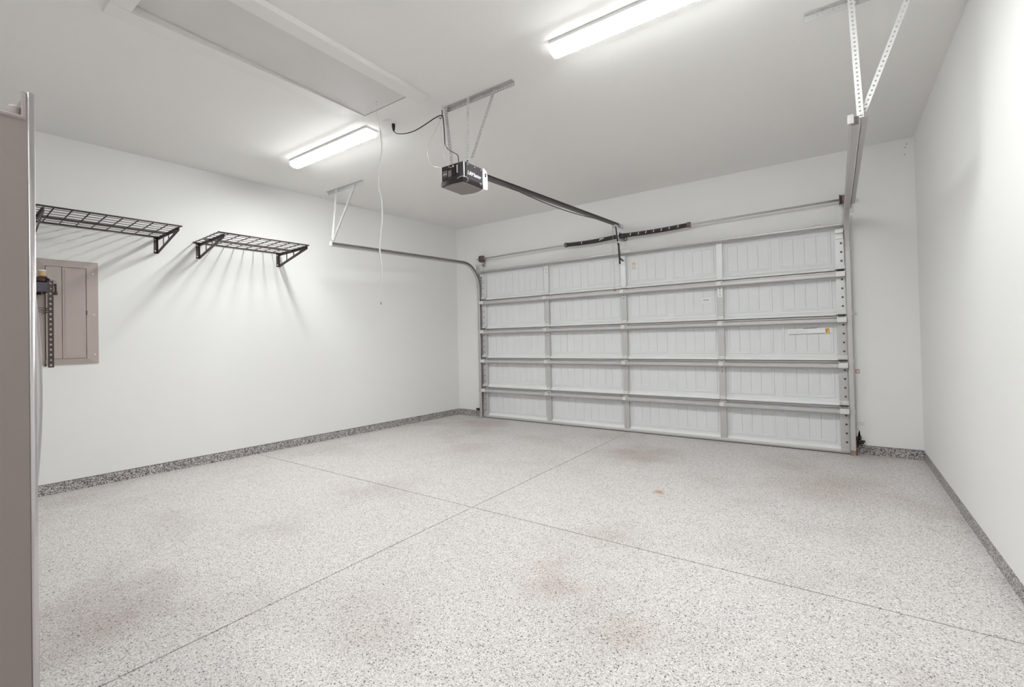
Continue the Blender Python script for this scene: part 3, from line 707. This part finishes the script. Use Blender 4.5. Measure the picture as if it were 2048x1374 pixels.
cpt = [(-2.946, 2.40, 3.195), (-2.945, 2.40, 3.10), (-2.926, 2.40, 3.035), (-2.905, 2.40, 2.93), (-2.891, 2.40, 2.80), (-2.910, 2.40, 2.72), (-2.930, 2.40, 2.64), (-2.940, 2.40, 2.52), (-2.925, 2.40, 2.45), (-2.908, 2.40, 2.396), (-2.905, 2.40, 2.32), (-2.906, 2.40, 2.238), (-2.925, 2.40, 2.14), (-2.941, 2.40, 2.045), (-2.935, 2.40, 1.95), (-2.922, 2.40, 1.884), (-2.918, 2.40, 1.805), (-2.935, 2.40, 1.73), (-2.945, 2.40, 1.67), (-2.936, 2.40, 1.60), (-2.936, 2.40, 1.582)]
sp_ = smooth(cpt, 3)
rs = []
for p in sp_:
    z = p.z; rs.append(.0020 if z > 2.95 else (.0062 if z > 1.95 else (.0045 if z > 1.75 else .0024)))
tube(b, sp_, rs, 10); pcd = obj('pull_cord', b, cord_m); tag(pcd, 'white pull cord hanging from the attic hatch', 'cord')
b = new(); tube(b, [(-2.936, 2.40, 1.592), (-2.936, 2.40, 1.572)], .0035, 8); obj('cord_end', b, ink_m, pcd)
b = new(); tube(b, [(-2.946, 2.40, H+.001), (-2.946, 2.40, H-.004)], .006, 8); obj('cord_eyelet', b, galv_m, pcd)

# ------------------------------------------------------------------ strip lights
def strip_light(x0, x1, yc, label, lm=None):
    t = thing('ceiling_light', label, 'lamp', ((x0+x1)/2, yc, H-.07), group='lit strip lamps on the ceiling')
    b = new(); box(b, x0, x1, yc-.064, yc+.064, H-.020, H, .002); obj('housing', b, lampbody_m, t)
    # wrap lens: milky sides, bright prismatic underside
    z0, z1 = H-.070, H-.020
    zm = H-.055
    b = new(); prism(b, [(yc-.055, z1), (yc-.053, zm+.001), (yc+.053, zm+.001), (yc+.055, z1)], 'x', x0+.004, x1-.004)
    obj('lens_side', b, lensd_m, t)
    b = new(); prism(b, [(yc-.053, zm), (yc-.018, z0), (yc+.018, z0), (yc+.053, zm)], 'x', x0+.010, x1-.010); obj('lens', b, lm or lens_m, t)
    for x in (x0, x1-.008):
        b = new(); prism(b, [(yc-.057, H-.020), (yc-.055, zm), (yc-.020, z0-.0015), (yc+.020, z0-.0015), (yc+.055, zm), (yc+.057, H-.020)], 'x', x, x+.008); obj('end_cap', b, lensd_m, t)
    return t
strip_light(-4.600, -3.350, 2.672, 'lit white strip lamp near the left wall, beside the hanging pull cord')
strip_light(-1.470, -.22, 2.640, 'lit white strip lamp at the top of the view, right of the opener')
strip_light(-1.75, -.50, -.30, 'added unseen fill lamp above and behind the viewer, beside the refrigerator', fill_lens_m)  # added out of view to even out the light

# ------------------------------------------------------------------ wall shelves
def wall_frame(y): return (XL(y), y), TH
CA = math.cos(math.atan(AL))
def wire_shelf(y0, y1, yb0, yb1, zs, dep, label):
    (wx, wy), th = wall_frame(y0)
    t = thing('wall_shelf', label, 'shelf', (wx, wy, zs), th, group='dark wire shelves on the left wall')
    L = (y1-y0)/CA; B0 = (yb0-y0)/CA; B1 = (yb1-y0)/CA
    o = lambda n, b, m=brown_m, par=t: obj(n, b, m, par, local=True)
    r = .0075
    for x in (.012, dep-.006):
        b = new(); rod(b, (x, 0, 0), (x, L, 0), r, 8); o('side_rail', b)
    b = new(); box(b, dep*.44-.016, dep*.44+.016, .01, L-.01, -.020, -.004, .002); o('center_rail', b)
    for y in (r, L-r):
        b = new(); rod(b, (.012, y, 0), (dep-.006, y, 0), .005, 8); o('end_wire', b)
    n = 7
    for k in range(n):
        if k in (0,): continue
        b = new(); x = .012 + (dep-.018)*k/n; rod(b, (x, 0, .004), (x, L, .004), .0030, 6); o('wire', b)
    m = 9
    for k in range(1, m):
        b = new(); y = L*k/m; rod(b, (.012, y, -.001), (dep-.006, y, -.001), .0048, 6); o('cross_wire', b)
    for yb in (B0, B1):
        e = .0025
        br = new()
        # triangular bracket plate with four cut-outs between straight members
        D = dep-.03; Hh = .165
        def flat(p, q, wd): bar(br, (p[0], yb, p[1]), (q[0], yb, q[1]), (q[1]-p[1], 0, -(q[0]-p[0])), wd, .004)
        flat((0, -.020), (D+.02, -.020), .030)
        flat((.012, -.012), (.012, -Hh), .024)
        flat((.012, -Hh+.008), (D+.015, -.026), .032)
        for f in (.30, .55, .78):
            x = D*f; zt = -.024-(Hh-.03)*(1-f)
            flat((x, -.02), (x, zt), .020)
        bo = o('bracket', br)
        br = new(); box(br, 0, .003, yb-.032, yb+.002, -Hh-.004, 0, .001); box(br, .003, D+.02, yb-.014, yb+.002, -.012, -.009); o('bracket_flange', br, brown_m, bo)
        for zz in (-.030, -Hh+.02):
            br = new(); tube(br, [(.003, yb-.020, zz), (.008, yb-.020, zz)], .007, 8); o('screw', br, galvb_m, bo)
        for f in (.2, .5, .75):
            br = new(); tube(br, [(D*f, yb+.002, -.022), (D*f, yb+.008, -.022)], .006, 6); o('nut', br, galvb_m, bo)
    return t
wire_shelf(.855, 1.812, .905, 1.790, 2.392, .680, 'dark wire wall shelf nearer the refrigerator, above the electrical panel')
wire_shelf(2.098, 3.015, 2.158, 3.000, 2.385, .705, 'dark wire wall shelf further from the refrigerator, throwing fanned shadows')

# ------------------------------------------------------------------ electrical panel
py0 = .915
(wx, wy), th = wall_frame(py0)
ep = thing('electrical_panel', 'taupe flush electrical panel cover on the left wall behind the rack post', 'electrical panel', (wx, wy, 1.138), th)
def lo(n, b, m, par=ep): return obj(n, b, m, par, local=True)
W = (1.329-py0)/CA; HH = .936
Y = lambda y: (y-py0)/CA
b = new()
A = [(0, 0), (W, 0), (W, HH), (0, HH)]; I = [(Y(.975), .05), (Y(1.246), .05), (Y(1.246), HH-.062), (Y(.975), HH-.062)]
v0 = [b.verts.new((0, y, z)) for y, z in A]; v1 = [b.verts.new((.010, y, z)) for y, z in A]; v2 = [b.verts.new((.022, y, z)) for y, z in I]; v3 = [b.verts.new((.006, y, z)) for y, z in I]
for P, Q in ((v0, v1), (v1, v2), (v2, v3)):
    for k in range(4): b.faces.new((P[k], P[(k+1) % 4], Q[(k+1) % 4], Q[k]))
b.faces.new(v3)
lo('cover_frame', b, panel_m)
b = new(); box(b, .010, .021, Y(.979), Y(1.0815), .053, HH-.065, .0015); lo('panel_door', b, panel_m)
b = new(); box(b, .010, .022, Y(1.0845), Y(1.242), .053, HH-.065, .0015); d2 = lo('panel_door', b, panel_m)
b = new(); box(b, .022, .0245, Y(1.100), Y(1.226), .072, HH-.084, .0012); lo('door_field', b, panel_m, d2)
for zz in (.12, .45, .75):
    b = new(); tube(b, [(.024, Y(1.246), zz), (.024, Y(1.246), zz+.035)], .0045, 8); lo('hinge', b, paneld_m if zz > .2 and zz < .7 else panel_m)
for y, zz in ((1.292, .830), (1.297, .450), (1.302, .085)):
    b = new(); tube(b, [(.008, Y(y), zz), (.020, Y(y), zz)], .0075, 10); lo('cover_screw', b, galvb_m)
b = new(); tube(b, [(.0215, Y(1.012)+.012*math.cos(a*PI/6), .555+.02*math.sin(a*PI/6)) for a in range(12)], .003, 6, closed=True); lo('latch', b, galv_m)

# ------------------------------------------------------------------ slotted steel rack on the wall, mostly hidden by the refrigerator
ry = .965
(wx, wy), th = wall_frame(ry)
rk = thing('steel_rack', 'dark slotted steel rack fixed to the left wall, part hidden by the refrigerator', 'rack', (wx, wy, 1.127), th)
def lk(n, b, m=brown_m, par=rk): return obj(n, b, m, par, local=True)
HR = .712; DP = .40; LR = -.90
for x, y, s in ((DP, 0, 1), (.030, .012, 1), (DP, LR, -1), (.030, LR, -1)):
    b = new()
    if s == 1 and x == DP:
        perf(b, (x, y-.016, 0), (x, y-.016, HR), (0, 1, 0), .036, .003, .0415, .0078, along=1.25)
    elif x == DP:
        perf(b, (x, y, 0), (x, y, HR), (0, -s, 0), .034, .003, .0415, .0078, along=1.25)
    else:
        perf(b, (x-.03, y-s*.003, 0), (x-.03, y-s*.003, HR), (1, 0, 0), .030, .003, .0415, .0078, along=1.25)
    perf(b, (x, y+.02*s if x == DP and s == 1 else y, 0), (x, y+.02*s if x == DP and s == 1 else y, HR), (-1, 0, 0), .030, .003, .0415, .0065, along=1.25)
    lk('post', b)
for x, xx in ((DP-.004, 1), (.034, -1)):
    b = new(); box(b, x-.003, x+.003, LR, -.014, HR-.088, HR-.015, .001); box(b, x-.030 if xx > 0 else x, x+.003 if xx > 0 else x+.03, LR, -.014, HR-.090, HR-.086); lk('shelf_beam', b, slate_m)
b = new(); box(b, .03, DP, -.004, .002, HR-.085, HR-.02, .001); lk('shelf_beam', b, slate_m)
b = new(); box(b, .02, DP-.002, LR, -.006, HR-.024, HR-.014, .001); lk('shelf_board', b, slate_m)
for zz in (.472, .488, .455):
    b = new(); rod(b, (.03, -.012, zz), (DP, -.012, zz), .0035, 6); rod(b, (DP, LR, zz), (DP, -.012, zz), .0028, 6); lk('tie_wire', b)
b = new(); box(b, .0, .032, .006, .016, .0, .02, .001); box(b, .0, .032, .006, .016, HR-.06, HR-.03, .001); lk('wall_fixing', b)
# things standing on the rack
def wpt(x, y, z): 
    v = MW[rk.name] @ Vector((x, y, z)); return v
def lathe(bm, prof, n=20, X=None):
    rings = [[bm.verts.new((r*math.cos(2*PI*k/n), r*math.sin(2*PI*k/n), z)) for k in range(n)] for r, z in prof]
    for A, B in zip(rings, rings[1:]):
        for k in range(n):
            f = bm.faces.new((A[k], A[(k+1) % n], B[(k+1) % n], B[k])); f.smooth = True
    bm.faces.new(rings[0][::-1]); bm.faces.new(rings[-1])
    if X is not None: bmesh.ops.transform(bm, matrix=X, verts=[v for r in rings for v in r])
p = wpt(DP-.055, -.040, HR-.013)
jr = thing('jar', 'small dark brown jar with a tan cap on the steel rack', 'jar', tuple(p))
b = new(); lathe(b, [(.034, 0), (.044, .004), (.045, .028), (.036, .046), (.028, .052)], X=Matrix.Translation(p)); obj('jar_body', b, brownb_m, jr)
b = new(); lathe(b, [(.022, .051), (.023, .055), (.023, .094), (.020, .098)], X=Matrix.Translation(p)); obj('cap', b, tan_m, jr)
b = new(); lathe(b, [(.0235, .096), (.0245, .099), (.0245, .102), (.02, .106)], X=Matrix.Translation(p)); obj('cap_rim', b, bag_m, jr)
# crumpled bag draped over the rack corner
b = new()
nx, ny = 14, 10
grid = []
for i in range(nx+1):
    row = []
    for j in range(ny+1):
        yy = -.018 + .060*i/nx; xx = DP-.10+.112*j/ny
        h = HR+.003 + .048*(1-i/nx)**1.2*(.7+.3*math.sin(j*1.3)) + .004*math.sin(i*2.1+j*1.7) - max(0, (i/nx-.82))*.10
        row.append(b.verts.new((xx+.003*math.sin(i*1.9), yy, h)))
    grid.append(row)
for i in range(nx):
    for j in range(ny):
        f = b.faces.new((grid[i][j], grid[i+1][j], grid[i+1][j+1], grid[i][j+1])); f.smooth = True
bmesh.ops.solidify(b, geom=list(b.faces), thickness=.0015)
b.transform(MW[rk.name])
bg = obj('plastic_bag', b, bag_m); tag(bg, 'crumpled pale plastic bag draped over the corner of the steel rack', 'bag')
b = new(); b2 = [(DP-.02, .034, HR-.020), (DP-.02, .035, HR-.05), (DP-.02, .036, HR-.085)]
tube(b, b2, [.009, .008, .007], 8); tube(b, [(DP-.02, .024, HR-.10), (DP-.02, .046, HR-.10)], .014, 10); rod(b, (DP-.02, .036, HR-.085), (DP-.02, .036, HR-.10), .006, 8)
rod(b, (DP-.02, .020, HR-.03), (DP-.02, .032, HR-.03), .004, 6)
b.transform(MW[rk.name]); ck = obj('clamp', b, brown_m); tag(ck, 'small dark clamp hanging at the outer corner of the steel rack', 'clamp')

# ------------------------------------------------------------------ refrigerator at the left edge of the view
FX = -1.362; FYF = .2275; FZ = 1.812
fr = thing('refrigerator', 'grey refrigerator seen edge-on at the left edge of the view', 'refrigerator', (-1.81, -.2, 0))
b = new(); box(b, -2.265, FX-.004, -.66, .150, .03, 1.745, .004); obj('cabinet', b, fr_side_m, fr)
for x in (-2.2, -1.43):
    for y in (-.6, .1):
        b = new(); tube(b, [(x, y, 0), (x, y, .035)], .022, 12); obj('foot', b, black_m, fr)
def fr_door(x0, x1, notch_side):
    # plan outline: flat back, front slightly convex with rounded vertical corners
    w_ = x1-x0; pts = [(x0, .160), (x1, .160)]
    n = 18
    r = .010
    fr_ = lambda x: FYF-.006 + .010*math.sin(PI*min(max((x-x0)/w_, 0), 1))
    front = []
    for i in range(7):
        a = i/6*PI/2; front.append((x1-r+r*math.cos(a), fr_(x1)-r+r*math.sin(a)+.0))
    for i in range(1, n): 
        x = x1-r-(w_-2*r)*i/n; front.append((x, fr_(x)))
    for i in range(7):
        a = PI/2+i/6*PI/2; front.append((x0+r+r*math.cos(a), fr_(x0)-r+r*math.sin(a)))
    return pts[:1]+pts[1:]+front
for x0, x1, hs in ((-2.262, -1.815, -1), (-1.809, FX, 1)):
    b = new(); pts = fr_door(x0, x1, hs)
    prism(b, pts, 'z', .06, 1.757, smooth=False)
    # upper part of the door behind the hinge notch
    top = [p for p in pts if p[1] > .19]
    lo_ = [(x1, .2085), ] + top + [(x0, .2085)]
    prism(b, [(q[0], max(q[1], .2085)) for q in lo_], 'z', 1.757, FZ)
    for f in b.faces:
        if abs(f.normal.z) < .1 and f.calc_center_median().y > .2: f.smooth = False
    d = obj('fridge_door', b, fr_side_m, fr)
    # stainless face wrapped round the front
    b = new(); P = [p for p in pts if p[1] > FYF-.0190]
    outer = [(p[0]+(.0012 if p[0] > (x0+x1)/2 else -.0012), p[1]+.0015) for p in P]
    inner = [(p[0]*.999+(x0+x1)/2*.001, p[1]-.002) for p in P][::-1]
    prism(b, outer+inner, 'z', .062, FZ+.002, smooth=True); obj('steel_skin', b, fr_edge_m, d)
    xs_ = FX if hs > 0 else -2.262
    b = new()
    a0, a1 = (x1-.010, x1+.0025) if hs > 0 else (x0-.0025, x0+.010)
    box(b, a0, a1, .158, .2085, 1.757-.004, 1.757+.005, .002); box(b, a0, a1, .2025, .2085, 1.757, FZ+.003, .002); obj('notch_trim', b, fr_trim_m, d)
    # bowed handle at the meeting edge
    hx = x0+.035 if hs > 0 else x1-.035
    hp = [(hx, FYF+.003, .66), (hx, FYF+.022, .70), (hx, FYF+.040, .82), (hx, FYF+.054, 1.0), (hx, FYF+.059, 1.17), (hx, FYF+.054, 1.34), (hx, FYF+.040, 1.50), (hx, FYF+.022, 1.60), (hx, FYF+.003, 1.64)]
    b = new(); tube(b, smooth(hp), .013, 12); obj('door_handle', b, fr_edge_m, d)
b = new(); tube(b, [(FX-.022, .1955, 1.757), (FX-.022, .1955, 1.760), (FX-.022, .1955, 1.781), (FX-.022, .1955, 1.785)], [.0105, .0115, .0110, .009], 20)
box(b, FX-.05, FX-.010, .05, .192, 1.745, 1.765, .005, 2); obj('hinge_cover', b, fr_trim_m, fr)
b = new(); tube(b, [(-2.242, .1955, 1.757), (-2.242, .1955, 1.785)], .011, 20); box(b, -2.255, -2.215, .05, .192, 1.745, 1.765, .005, 2); obj('hinge_cover', b, fr_trim_m, fr)

# ------------------------------------------------------------------ small things beside the door
b = new(); box(b, .152, .188, YD-.012, YD, 1.440, 1.480, .002); jb = obj('junction_box', b, trim_m); tag(jb, 'small white junction box on the wall right of the garage door', 'box')
b = new(); tube(b, [(.170, YD-.011, 1.462), (.170, YD-.014, 1.462)], .004, 8); obj('screw', b, bolt_m, jb)
b = new(); box(b, .152, .190, YD-.001, YD, .840, .884); sk = obj('sticker', b, pink_m); tag(sk, 'faded pink sticker on the wall right of the garage door', 'sticker')
b = new(); box(b, .160, .182, YD-.0016, YD-.0008, .850, .872); obj('print', b, peach_m, sk)
b = new(); perf(b, (.150, YD-.003, .300), (.215, YD-.003, .300), (0, 0, 1), .035, .002, .0325, .008); bp2 = obj('bracket_plate', b, galvb_m); tag(bp2, 'small galvanised plate low on the wall beside the right track', 'bracket')
def sensor(x, z, sg, label):
    t = thing('safety_sensor', label, 'sensor', (x, YD-.02, z), group='black safety sensors low beside the garage door')
    b = new(); box(b, min(x, x+sg*.070), max(x, x+sg*.056), YD-.060, YD-.018, z-.018, z+.018, .004, 2); obj('sensor_body', b, black_m, t)
    b = new(); box(b, x-.004 if sg < 0 else x-.004, x+.004, YD-.050, YD, z-.030, z+.030, .001); obj('mount_bracket', b, black_m, t)
    b = new(); tube(b, [(x+sg*.05, YD-.060, z-.006), (x+sg*.05, YD-.066, z-.006)], .006, 10); obj('lens', b, label_m, t)
    return t
sensor(.160, .135, 1, 'black safety sensor low beside the rusty right track foot')
sensor(-4.872, .122, -1, 'black safety sensor low at the foot of the left track')
b = new(); tube(b, smooth([(.176, YD-.03, .15), (.185, YD-.02, .175), (.178, YD-.012, .195), (.168, YD-.01, .17)]), .003, 6); sw = obj('sensor_lead', b, brown_m); tag(sw, 'short brown lead curling above the right safety sensor', 'wire')
# rust run on the wall above the right sensor
b = new()
vs = [b.verts.new((x, YD-.0008, z)) for x, z in ((.155, .10), (.185, .10), (.184, .14), (.178, .17), (.176, .23), (.170, .25), (.160, .21), (.155, .16))]
b.faces.new(vs); bmesh.ops.solidify(b, geom=list(b.faces), thickness=.0006)
rs_ = obj('rust_stain', b, stain_m); rs_['kind'] = 'stuff'; tag(rs_, 'brownish rust run on the wall above the right sensor', 'stain')
# screw holes in the upper right corner of the door wall
for x, z in ((.618, 3.13), (.607, 3.10), (.60, 3.03)):
    b = new(); tube(b, [(x, YD, z), (x, YD-.0015, z)], .0045, 8); o = obj('screw', b, bolt_m); tag(o, 'tiny dark screw head high in the right corner of the door wall', 'screw', 'screws high in the right corner')
